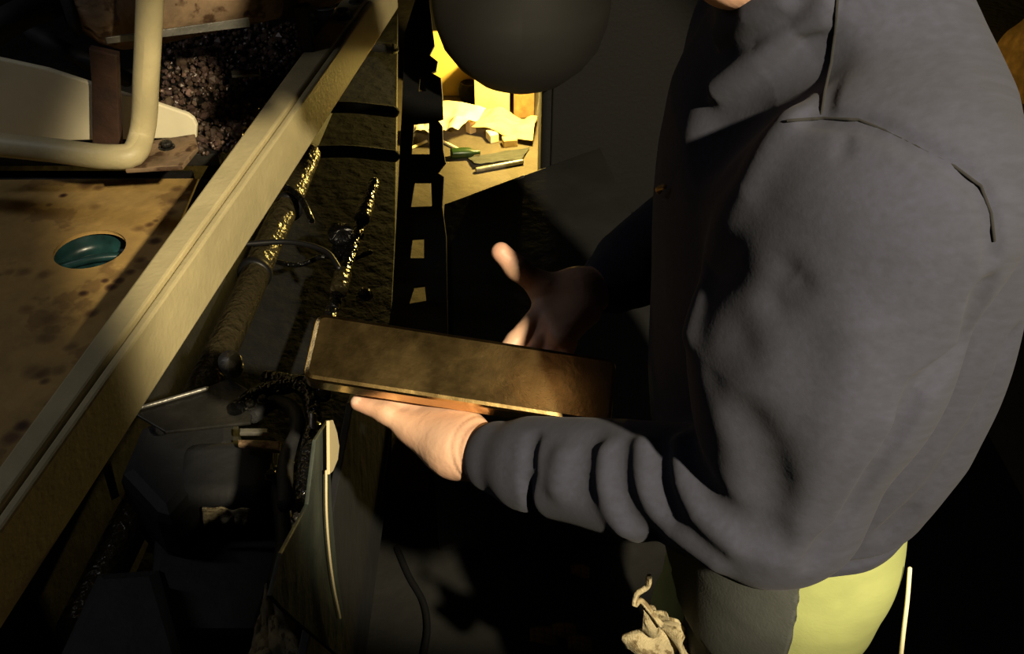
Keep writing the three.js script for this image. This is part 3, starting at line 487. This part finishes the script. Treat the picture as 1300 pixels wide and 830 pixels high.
// hands: chains of joints with radii
const chain = (pts, r) => pts.slice(1).map((p, i) => [pts[i], p, r[i], r[i + 1]]);
const leftHand = {
  palm: [[W1, V(-0.066, 0.982, -0.766), .027, .029], [V(-0.06, 0.984, -0.764), V(-0.112, 0.985, -0.800), .027, .020], [V(-0.05, 0.985, -0.775), V(-0.10, 0.990, -0.822), .022, .016], [V(-0.045, 0.990, -0.785), V(-0.085, 0.995, -0.838), .020, .015], [V(-0.06, 0.982, -0.768), V(-0.085, 0.983, -0.785), .028, .022]],
  fingers: [
    chain([V(-0.105, 0.986, -0.810), V(-0.146, 0.992, -0.830), V(-0.172, 0.998, -0.846), V(-0.190, 1.003, -0.857)], [.0115, .0105, .0095, .008]),
    chain([V(-0.098, 0.988, -0.824), V(-0.138, 0.993, -0.850), V(-0.165, 0.999, -0.868), V(-0.183, 1.004, -0.880)], [.0115, .0105, .0095, .008]),
    chain([V(-0.088, 0.991, -0.835), V(-0.122, 0.997, -0.864), V(-0.146, 1.002, -0.882), V(-0.162, 1.006, -0.893)], [.011, .010, .009, .008]),
    chain([V(-0.078, 0.995, -0.842), V(-0.104, 1.000, -0.868), V(-0.122, 1.004, -0.884), V(-0.134, 1.007, -0.895)], [.010, .009, .008, .007]),
  ],
  thumb: chain([V(-0.066, 0.980, -0.764), atY(524, 546, 0.988), atY(490, 524, 0.999), atY(455, 511, 1.003)], [.021, .0140, .0112, .0092]),
};
const rp = (u, v, d) => atDepth(u, v, d);
const rightHand = {
  palm: [[W2, rp(728, 372, 1.185), .027, .026], [rp(735, 372, 1.19), rp(692, 392, 1.165), .026, .016], [rp(735, 385, 1.18), rp(702, 412, 1.15), .022, .016], [rp(740, 395, 1.17), rp(712, 430, 1.135), .02, .015], [rp(728, 370, 1.185), rp(694, 368, 1.175), .024, .017]],
  fingers: [
    chain([rp(694, 388, 1.165), rp(654, 424, 1.14), rp(628, 456, 1.13), rp(604, 462, 1.12)], [.0120, .0112, .010, .009]),
    chain([rp(702, 410, 1.15), rp(672, 446, 1.135), rp(646, 470, 1.125), rp(622, 480, 1.115)], [.012, .0108, .0095, .0085]),
    chain([rp(710, 426, 1.14), rp(690, 462, 1.13), rp(668, 482, 1.12), rp(646, 490, 1.11)], [.011, .010, .009, .008]),
    chain([rp(722, 436, 1.135), rp(708, 466, 1.125), rp(694, 484, 1.115), rp(678, 490, 1.105)], [.010, .009, .008, .007]),
  ],
  thumb: chain([rp(722, 376, 1.185), rp(686, 362, 1.17), rp(656, 340, 1.16), rp(636, 320, 1.155)], [.021, .0155, .0135, .0118]),
};
leftHand.fingers.forEach((f, n) => { f[0][0].y += 0.006; f[0][1].y += 0.018 + n * 0.002; f[1][1].y += 0.022 + n * 0.002; f[2][1].y += 0.025 + n * 0.001; f[2][1].lerp(f[1][1], n * 0.2); });   // up against the underside of the bar
for (const f of rightHand.fingers) { for (const q of [f[1][0], f[1][1], f[2][1]]) q.y -= 0.010; }
function handSDF(H) {
  return (x, y, z) => {
    let d = 1; for (const [a, b, r0, r1] of H.palm) d = smin(d, cone(x, y, z, a, b, r0, r1), 0.016);
    for (const f of H.fingers) { let q = 1; for (const [a, b, r0, r1] of f) q = smin(q, cone(x, y, z, a, b, r0, r1), 0.004); d = smin(d, q, 0.005); }
    let q = 1; for (const [a, b, r0, r1] of H.thumb) q = smin(q, cone(x, y, z, a, b, r0, r1), 0.008);
    return smin(d, q, 0.009);
  };
}
const hl = handSDF(leftHand), hr0 = handSDF(rightHand);
const wristDir = W1.clone().sub(E1).normalize();
const handL = (x, y, z) => {
  let d = smin(hl(x, y, z), cone(x, y, z, V(0.03, 1.012, -0.712), W1, 0.029, 0.026), 0.012);
  const t = (x - W1.x) * wristDir.x + (y - W1.y) * wristDir.y + (z - W1.z) * wristDir.z;    // wrist creases
  for (const c of [-0.010, 0.0, 0.009]) { const q = t - c - 0.25 * (y - W1.y); d += 0.0010 * Math.exp(-(q * q) / 9e-6); }
  return d;
};
const handR = (x, y, z) => smin(hr0(x, y, z), cone(x, y, z, V(0.17, 1.06, -1.025), W2, 0.029, 0.026), 0.012);
// head, tilted down towards the bar
const HC = V(0.182, 1.608, -0.768), hf = V(-0.906, -0.423, 0), hu = V(-0.423, 0.906, 0);
function headLocal(x, y, z) { const dx = x - HC.x, dy = y - HC.y; return [dx * hf.x + dy * hf.y, dx * hu.x + dy * hu.y, z - HC.z]; }
const O0 = V(0, 0, 0);
function head(x, y, z) {
  const [f, u, s] = headLocal(x, y, z), a = Math.abs(s);
  let d = ellip(f, u, s, V(-0.012, 0.035, 0), 0.098, 0.092, 0.077);
  d = smin(d, ellip(f, u, s, V(0.02, -0.03, 0), 0.070, 0.085, 0.060), 0.03);
  d = smin(d, ellip(f, u, s, V(0.058, -0.092, 0), 0.026, 0.022, 0.028), 0.03);       // chin
  d = smin(d, cone(f, u, a, V(0.055, -0.09, 0.012), V(-0.012, -0.05, 0.056), 0.018, 0.018), 0.03);  // jaw
  d = smin(d, cone(f, u, a, V(0.082, 0.012, 0.012), V(0.068, 0.018, 0.045), 0.011, 0.010), 0.016);   // brow
  d = Math.max(d, -(ellip(f, u, a, V(0.094, -0.008, 0.032), 0.018, 0.011, 0.016)));                 // eye socket
  d = smin(d, ellip(f, u, a, V(0.076, -0.008, 0.032), 0.012, 0.011, 0.013), 0.003);                  // eyeball
  d = smin(d, cone(f, u, s, V(0.082, 0.004, 0), V(0.108, -0.036, 0), 0.008, 0.011), 0.010);          // nose
  d = smin(d, ellip(f, u, a, V(0.094, -0.040, 0.011), 0.011, 0.008, 0.008), 0.008);
  d = smin(d, ellip(f, u, s, V(0.078, -0.064, 0), 0.014, 0.006, 0.023), 0.006);                      // lips
  d = smin(d, ellip(f, u, s, V(0.076, -0.073, 0), 0.014, 0.006, 0.020), 0.004);
  d = smin(d, ellip(f, u, a, V(-0.012, -0.008, 0.080), 0.017, 0.030, 0.009), 0.006);                 // ear
  return smin(d, cone(x, y, z, V(0.285, 1.42, -0.795), V(0.212, 1.545, -0.772), 0.060, 0.052), 0.03);
}
const body = (x, y, z) => {
  const [cx, a, b] = torso(clamp(y, 0.9, 1.5)), k = Math.hypot((x - cx) / (a - 0.03), (z - CZ) / (b - 0.035));
  let d = Math.max((k - 1) * (a - 0.03), Math.abs(y - 1.17) - 0.27);
  for (const [s, e, w] of [[S1, E1, W1], [S2, E2, W2]]) { d = smin(d, cone(x, y, z, s, e, 0.056, 0.044), 0.04); d = smin(d, cone(x, y, z, e, w.clone().lerp(e, 0.12), 0.042, 0.028), 0.02); }
  for (const [h, n, q] of [[H1, K1, A1], [H2, K2, A2]]) { d = smin(d, cone(x, y, z, h, n, 0.075, 0.05), 0.04); d = smin(d, cone(x, y, z, n, q, 0.05, 0.038), 0.02); }
  return smin(d, cone(x, y, z, V(0.285, 1.40, -0.795), V(0.215, 1.54, -0.772), 0.058, 0.05), 0.04);
};
const skinTone = (x, y, z) => { const n = noise3(x * 60, y * 60, z * 60) * 0.06 + noise3(x * 25, y * 25, z * 25) * 0.05; return [0.52 * (1 + n * 0.4), 0.315 * (1 + n), 0.215 * (1 + n)]; };
const nail = atY(449, 505, 1.013);
const handTone = (x, y, z) => {
  const c = skinTone(x, y, z);
  const tip = Math.min(...[leftHand, rightHand].flatMap((H) => [...H.fingers, H.thumb].map((f) => { const e = f[f.length - 1][1]; return Math.hypot(x - e.x, y - e.y, z - e.z); })));
  const k = clamp(1 - tip / 0.03, 0, 1) * 0.8; c[1] *= 1 - 0.16 * k; c[2] *= 1 - 0.12 * k;
  if (Math.hypot(x - nail.x, y - nail.y, z - nail.z) < 0.0075) { c[0] = 0.66; c[1] = 0.44; c[2] = 0.34; }
  return c;
};
const bodyGeo = mergeGeometries([
  surface(body, V(0.0, 0.06, -1.25), V(0.47, 1.60, -0.48), 0.014, skinTone),
  surface(handL, V(-0.23, 0.94, -0.93), V(0.05, 1.06, -0.67), 0.0028, handTone),
  surface(handR, V(-0.07, 0.97, -1.07), V(0.19, 1.14, -0.80), 0.0028, handTone),
  surface(head, V(0.03, 1.44, -0.88), V(0.34, 1.76, -0.66), 0.0034, (x, y, z) => { const [f, u, s] = headLocal(x, y, z); const c = skinTone(x, y, z); if (Math.hypot(f - 0.084, (u + 0.068) * 2, s) < 0.026 && f > 0.07) { c[1] *= 0.75; c[2] *= 0.75; } if (Math.hypot(f - 0.087, u + 0.008, Math.abs(s) - 0.032) < 0.0075) return [0.02, 0.015, 0.01]; return c; }),
]);
part(man, 'body', bodyGeo, M.skin, 'bare skin of hands, wrists and chin');
const hairSDF = (x, y, z) => { const [f, u, s] = headLocal(x, y, z); let d = ellip(f, u, s, V(-0.016, 0.040, 0), 0.104, 0.096, 0.083) + 0.002 * noise3(x * 90, y * 90, z * 90); return Math.max(d, 0.01 - u + (f > -0.01 ? (f + 0.01) * 0.75 : (f + 0.01) * 0.8)); };
const cap = part(man, 'cap', surface((x, y, z) => { const [f, u, s] = headLocal(x, y, z); return Math.max(ellip(f, u, s, V(-0.014, 0.045, 0), 0.110, 0.102, 0.089), 0.038 - u); }, V(0.02, 1.52, -0.88), V(0.33, 1.78, -0.65), 0.005), M.black, 'dark cap added out of view to shade the rail');
part(cap, 'shade_brim', sheet((s, t) => { const a = (s - 0.5) * 2.3, r = 0.088 + 0.075 * t * Math.cos(a * 0.8), f = r * Math.cos(a) - 0.004, w = 0.95 * r * Math.sin(a), u = 0.045 - 0.012 * t - 0.9 * w * w; return V(HC.x + f * hf.x + u * hu.x, HC.y + f * hf.y + u * hu.y, HC.z + w); }, 20, 8, 0.003), M.black);  // brim added out of view to throw shade on the rail
part(man, 'hair', surface(hairSDF, V(0.04, 1.5, -0.88), V(0.33, 1.76, -0.65), 0.005), M.hair);
const jk = part(man, 'jacket', surface(jacket, V(-0.06, 0.90, -1.24), V(0.52, 1.58, -0.48), 0.0040), M.jacket, 'dark grey-blue fleece jacket with raised seams and folded sleeves');
{
  const z = hit(847, 240) || V(0.14, 1.3, -0.78);
  part(jk, 'zip_pull', tube([z.clone().add(V(-0.004, 0.006, 0.006)), z.clone().add(V(-0.008, 0, 0.0)), z.clone().add(V(-0.006, -0.006, -0.006))].map((q) => q), 0.0026, 10, 16), M.brass, 'small brass zip pull');
}
for (const px of [[[1063, 0], [1060, 40], [1055, 80], [1047, 115], [1042, 150]], [[1000, 153], [1045, 150], [1090, 152], [1125, 166], [1165, 186], [1205, 206], [1245, 236], [1258, 270], [1263, 310]]]) {      // stitched seams
  const pts = []; for (let i = 0; i + 1 < px.length; i++) for (let k = 0; k < 8; k++) { const q = hit(mix(px[i][0], px[i + 1][0], k / 8), mix(px[i][1], px[i + 1][1], k / 8), jacket); if (q) pts.push(q.addScaledVector(CAM.clone().sub(q).normalize(), 0.0016)); }
  part(jk, 'seam', tube(pts, 0.0012, 6, pts.length * 3), M.seam, 'dark stitched seam');
}
part(man, 'trousers', surface(trousers, V(0.14, 0.04, -1.06), V(0.47, 1.03, -0.54), 0.0075), M.paleTrouser, 'pale yellow-green trousers');
part(man, 'thigh_panel', surface((x, y, z) => Math.max(trousers(x, y, z) - 0.007, x - 0.287 - 0.01 * (y - 0.85), y - 0.955, 0.45 - y, -0.80 - z), V(0.14, 0.42, -0.84), V(0.33, 0.98, -0.55), 0.006), M.darkCloth, 'dark grey panel on the front of the thigh');
part(man, 'side_strap', tube([atDepth(1155, 722, 1.03), atDepth(1152, 760, 1.03), atDepth(1147, 802, 1.035), atDepth(1142, 850, 1.05)], 0.0024, 8, 24), M.paper, 'thin white strap hanging from the hem');
for (const A of [A1, A2]) part(man, 'boot', surface((x, y, z) => { let d = cone(x, y, z, V(A.x + 0.005, 0.14, A.z), V(A.x + 0.01, 0.05, A.z), 0.058, 0.05); d = smin(d, cone(x, y, z, V(A.x + 0.02, 0.045, A.z), V(A.x - 0.15, 0.035, A.z), 0.05, 0.045), 0.04); return Math.max(d, 0.0065 - y, y - 0.17); }, V(A.x - 0.22, -0.02, A.z - 0.09), V(A.x + 0.11, 0.2, A.z + 0.09), 0.008), M.boot);

{ // rag hanging from the front of the trousers, with a strand
  const D = 1.125, g = sheet((s, t) => { const q = bilin([atDepth(818, 770, D), atDepth(838, 772, D), atDepth(892, 838, D + 0.04), atDepth(796, 838, D + 0.02)], s, t); const w = 0.5 + t; q.z += w * 0.018 * noise3(s * 4, t * 3, 2); q.x += w * 0.012 * noise3(s * 3, t * 5, 9); q.y += w * 0.008 * noise3(s * 5, t * 4, 6); return q; }, 24, 24, 0.004);
  const t = thing('rag', 'pale crumpled rag with a loose strand hanging in front of the dark thigh panel', 'rag', atDepth(845, 836, D));
  part(t, 'cloth', g, M.rag); part(t, 'strand', tube([atDepth(824, 732, D - 0.03), atDepth(822, 744, D - 0.02), atDepth(809, 754, D - 0.015), atDepth(806, 768, D - 0.01), atDepth(812, 762, D - 0.01), atDepth(826, 776, D), atDepth(840, 794, D)], 0.0034, 8, 60), M.rag);
}

// ================================================================== BEHIND: CHEST, CABINET, LIT CLUTTER
{
  const e0 = atY(564, 258, 0.385), e1 = atY(700, 209, 0.385), back = e1.clone().sub(e0);
  const t = thing('steel_chest', 'black steel chest standing behind the gold bar', 'chest', V(0.1, 0, -1.8));
  part(t, 'chest_body', prism([e0, e0.clone().addScaledVector(back, 1.5), V(e0.x + 0.62, 0, -1.45), V(e0.x + 0.02, 0, -1.42)], 0.0065, 0.355, 0.006), M.blackPaint);
  part(t, 'chest_lid', prism([e0, e0.clone().addScaledVector(back, 1.5), V(e0.x + 0.62, 0, -1.45), V(e0.x + 0.02, 0, -1.42)], 0.359, 0.385, 0.006), M.blackPaint);
  part(t, 'lid_rim', tube([atY(600, 248, .387), atY(632, 236, .387), atY(664, 224, .387)], 0.004, 8, 16), M.steel, 'worn grey edge of the lid');
}
{
  const x0 = atDepth(686, 130, 3.0).x, t = thing('machine_cabinet', 'tall machine cabinet darkened in place of shade with a large round drum on its side', 'cabinet', V(0.36, 0, -2.9));
  part(t, 'cabinet_body', box(0.62, 1.5, 0.34, V(x0 + 0.31, 0.80, -2.82), 0.02), M.black);  // cabinet and door painted near black in place of shade
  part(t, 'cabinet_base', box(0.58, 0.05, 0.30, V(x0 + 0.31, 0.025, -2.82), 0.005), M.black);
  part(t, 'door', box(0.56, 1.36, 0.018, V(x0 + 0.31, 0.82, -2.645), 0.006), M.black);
  const dc = atDepth(662, 4, 2.62);
  part(t, 'drum', lathe([[0, -0.235], [0.06, -0.23], [0.12, -0.205], [0.175, -0.16], [0.212, -0.11], [0.232, -0.05], [0.238, 0.0], [0.238, 0.35], [0.2, 0.42], [0.1, 0.46], [0, 0.465]], dc, V(0, 1, -0.06), 48), M.drumGrey, 'dark round-bottomed drum');
  part(t, 'drum_bracket', box(0.16, 0.05, 0.22, V(x0 + 0.12, dc.y + 0.12, -2.62), 0.006), M.blackPaint);
}
{ // lit clutter on the floor at the back
  const F = (u, v, y = 0) => atY(u, v, y);
  // board leaning at the back
  const zb = F(585, 124).z - 0.02;
  single('yellow_board', 'bright yellow board standing upright behind the papers', 'board', plate([[545, 131], [603, 121], [604, 40], [545, 40]].map(([u, v]) => atZ(u, v, zb)), 0.012), M.yellowBoard);
  single('dark_pot', 'small round dark pot in front of the yellow board', 'pot', lathe([[0, 0], [0.03, 0], [0.042, 0.02], [0.044, 0.05], [0.036, 0.075], [0.03, 0.078], [0.03, 0.06], [0, 0.058]], F(596, 127), V(0, 1, 0), 24), M.black);
  const bx = (u0, u1, v, h, mat, label, turn = 0.1, dz = 0.12) => { const a = F(u0, v), b = F(u1, v), w = a.distanceTo(b), c = a.clone().add(b).multiplyScalar(0.5); const t = thing('cardboard_box', label, 'box', c.clone(), 'cardboard boxes');
    part(t, 'carton', box(w, h, dz, V(c.x, h / 2, c.z - dz / 2), 0.003, null), mat); part(t, 'tape', box(w * 0.25, 0.0015, dz * 1.0, V(c.x, h + 0.0006, c.z - dz / 2), 0.0006), M.paper); return t; };
  bx(603, 647, 150, 0.19, M.card, 'tall pale cardboard box beside the yellow board');
  bx(652, 678, 150, 0.13, M.chip, 'small brown cardboard box next to the tall pale one', 0, 0.1);
  single('metal_rod', 'thin grey rod standing at the side of the small brown box', 'rod', rod(F(681, 150), F(686, 150).add(V(0.01, 0.16, 0)), 0.006, 0.006, 12), M.steel);
  const heap = (name, label, cat, c, mat, amp, th, y, nz, group) => single(name, label, cat, sheet((s, t) => { const q = bilin(c.map(([u, v]) => F(u, v, y)), s, t); q.y += amp * (0.6 + noise3(s * 3 + nz, t * 3, nz)) + 0.3 * amp * noise3(s * 8, t * 8, nz); return q; }, 18, 18, th), mat, group);
  heap('paper_sheet', 'large crumpled white paper lying in front of the yellow board', 'paper', [[553, 131], [617, 143], [582, 167], [552, 166]], M.paper, 0.018, 0.003, 0.07, 2);
  heap('paper_sheet', 'small white paper lump seen through the black slots', 'paper', [[522, 154], [547, 153], [549, 170], [520, 170]], M.paper, 0.012, 0.003, 0.05, 5);
  heap('cardboard_piece', 'crumpled brown cardboard in front of the boxes', 'cardboard', [[612, 149], [682, 151], [676, 180], [598, 166]], M.card, 0.028, 0.004, 0.02, 8);
  single('wood_block', 'small pale wood block lying before the crumpled cardboard', 'block', box(0.035, 0.035, 0.05, F(625, 178).add(V(0, 0.0175, 0)), 0.004, [0, 0.4, 0]), M.paper);
  single('wood_block', 'narrow pale wood block standing near the white stick', 'block', box(0.03, 0.05, 0.03, F(598, 168).add(V(0, 0.025, 0)), 0.004, [0, 0.7, 0]), M.card);
  single('wood_block', 'brown wood chunk under the edge of the crumpled cardboard', 'block', box(0.055, 0.03, 0.04, F(647, 184).add(V(0, 0.015, 0)), 0.004, [0, 0.2, 0]), M.card);
  single('stick', 'thin pale stick lying on the floor beyond the slotted strip', 'stick', rod(F(562, 181).add(V(0, .006, 0)), F(589, 195).add(V(0, .006, 0)), 0.006, 0.006, 8), M.paper);
  single('stick', 'short pale stick seen through the second slot', 'stick', rod(F(521, 190).add(V(0, .006, 0)), F(542, 181).add(V(0, .006, 0)), 0.006, 0.006, 8), M.paper);
  single('steel_bar', 'grey steel bar lying in front of the brown chunk', 'bar', rod(F(604, 219).add(V(0, .01, 0)), F(664, 208).add(V(0, .01, 0)), 0.010, 0.010, 12), M.steel);
  single('green_bottle', 'small green bottle lying by the pale sticks', 'bottle', lathe([[0, 0], [0.018, 0], [0.02, 0.01], [0.02, 0.07], [0.009, 0.09], [0.009, 0.11], [0, 0.11]], F(572, 201).add(V(0, 0.02, 0)), V(1, 0, -0.1), 20), std({ color: 0x1d3417, roughness: 0.3 }));
  heap('dark_cloth', 'dark brown cloth lying between the sticks and the steel bar', 'cloth', [[592, 199], [672, 188], [662, 204], [604, 212]], M.darkCloth, 0.008, 0.004, 0.006, 11);
  single('sack', 'brown sack standing on the floor behind the back of the jacket', 'sack', surface((x, y, z) => { const c = F(1335, 118); return Math.max(ellip(x, y, z, V(c.x, 0.14, c.z), 0.26, 0.22, 0.2) + 0.02 * noise3(x * 9, y * 9, z * 9), 0.001 - y); }, F(1335, 118).add(V(-0.35, -0.05, -0.3)), F(1335, 118).add(V(0.35, 0.5, 0.3)), 0.016), M.chip);
}
single('floor_shade_sheet', 'near-black sheet added as floor shade between the hull and the person', 'mat', prism([V(-0.6, 0, -0.3), V(1.2, 0, -0.3), V(1.2, 0, -2.0), V(-0.2, 0, -2.0), V(-0.2, 0, -1.6), V(-0.6, 0, -1.6)].reverse(), 0.0, 0.006, 0.002), M.mat);  // sheet added to darken the floor in place of shade
{ // floor between the hull and the person
  const F = (u, v) => atY(u, v, 0.006);
  single('rubber_hose', 'thin black hose curving over the floor below the gold bar', 'hose', tube([[505, 700], [520, 735], [538, 768], [543, 800], [536, 845]].map(([u, v]) => F(u, v).add(V(0, 0.008, 0))), 0.007, 10, 50), M.rubber);
  single('steel_pin', 'short steel pin lying on the floor beside the black hose', 'pin', rod(F(469, 701).add(V(0, .005, 0)), F(473, 712).add(V(0, .005, 0)), 0.004, 0.004, 10), M.steel);
  for (const [u, v, s, l] of [[690, 812, .035, 'flat brown chip on the floor left of the rag'], [716, 806, .03, 'curled brown chip on the floor left of the rag'], [735, 822, .03, 'small brown chip nearest to the rag'], [736, 730, .025, 'lone pale chip on the floor under the sleeve']]) single('wood_chip', l, 'chip', sheet((a, b) => V(F(u, v).x + (a - 0.5) * s * 1.6, 0.018 + 0.008 * Math.sin(a * 3 + b * 2), F(u, v).z + (b - 0.5) * s), 8, 6, 0.006), M.chip);
  single('floor_plank', 'dark brown plank lying on the floor to the right of the person', 'plank', box(1.4, 0.025, 0.12, V(1.9, 0.0125, -1.9), 0.004, [0, -0.7, 0]), M.chip);
}

// ================================================================== LAMPS
{
  const dir = LAMP_AIM.clone().sub(LAMP).normalize(), back = LAMP.clone().addScaledVector(dir, -0.03);
  const t = thing('work_lamp', 'round black work lamp on a tripod shining over the shoulder of the person', 'lamp', V(LAMP.x + 0.05, 0, LAMP.z + 0.08));
  part(t, 'housing', lathe([[0, -0.10], [0.03, -0.10], [0.045, -0.06], [0.055, -0.01], [0.058, 0.012], [0.052, 0.012], [0.045, 0.0], [0, -0.002]], back, dir, 28), M.black);
  part(t, 'lens', lathe([[0, 0.004], [0.044, 0.004], [0.044, 0.007], [0, 0.009]], back, dir, 28), M.lens);
  const top = back.clone().addScaledVector(dir, -0.07);
  part(t, 'pole', rod(V(top.x, 0.45, top.z), V(top.x, top.y - 0.01, top.z), 0.014, 0.012), M.black);
  for (let k = 0; k < 3; k++) { const a = k * 2.094 + 0.4; part(t, 'leg', tube([V(top.x, 0.75, top.z), V(top.x + 0.34 * Math.cos(a), 0.012, top.z + 0.34 * Math.sin(a))], 0.010, 10, 12), M.black); }
}
{
  const c = YELLOW, t = thing('hand_lamp', 'caged hand lamp behind the black machine cabinet', 'lamp', V(c.x, c.y - 0.08, c.z));
  part(t, 'bulb', new THREE.SphereGeometry(0.03, 20, 14).translate(c.x, c.y, c.z), M.bulb);
  part(t, 'added_hood', lathe([[0.016, 0.10], [0.05, 0.085], [0.12, 0.0], [0.16, -0.045], [0.163, -0.043], [0.123, 0.004], [0.053, 0.09], [0.016, 0.106]], V(c.x, c.y + 0.082, c.z), V(0, 1, 0), 32), M.black);  // added to keep the yellow light off the rail
  part(t, 'socket', lathe([[0, 0], [0.014, 0], [0.014, 0.02], [0.014, 0.17], [0, 0.17]], V(c.x, c.y + 0.026, c.z), V(0, 1, 0), 20), M.rubber);
  for (let k = 0; k < 6; k++) { const a = k * Math.PI / 3; part(t, 'cage_wire', tube([V(c.x + 0.02 * Math.cos(a), c.y + 0.04, c.z + 0.02 * Math.sin(a)), V(c.x + 0.05 * Math.cos(a), c.y + 0.01, c.z + 0.05 * Math.sin(a)), V(c.x + 0.045 * Math.cos(a), c.y - 0.04, c.z + 0.045 * Math.sin(a)), V(c.x, c.y - 0.07, c.z)], 0.002, 6, 20), M.steel); }
  part(t, 'cable', tube([V(c.x, c.y + 0.19, c.z), V(c.x + 0.01, c.y + 0.6, c.z), V(c.x, 2.4, c.z), V(c.x, RH - 0.005, c.z)], 0.005, 8, 30), M.rubber);
}

{
  const t = thing('added_fill_lamp', 'added unseen fill lamp brightening the deck plate', 'lamp', V(TUBE.x, TUBE.y, TUBE.z));  // lamp added out of view as fill over the deck
  part(t, 'lamp_body', box(1.3, 0.05, 0.14, V(TUBE.x, TUBE.y + 0.09, TUBE.z), 0.01), M.black);
  for (const k of [-1, 1]) part(t, 'hanger', rod(V(TUBE.x + k * 0.5, TUBE.y + 0.1, TUBE.z), V(TUBE.x + k * 0.5, RH - 0.002, TUBE.z), 0.005), M.steel);
  part(t, 'lamp_tube', rod(V(TUBE.x - 0.6, TUBE.y + 0.012, TUBE.z), V(TUBE.x + 0.6, TUBE.y + 0.012, TUBE.z), 0.014), std({ color: 0xffffff, emissive: new THREE.Color(0.95, 0.95, 1), emissiveIntensity: 2 }));
  for (const k of [-1, 1]) part(t, 'end_cap', box(0.04, 0.07, 0.05, V(TUBE.x + k * 0.61, TUBE.y + 0.03, TUBE.z), 0.006), M.black);
}
scene.traverse((o) => { if (o.isMesh) { o.castShadow = true; o.receiveShadow = true; } if (o.isLight) o.castShadow = true; });
renderer.render(scene, camera);
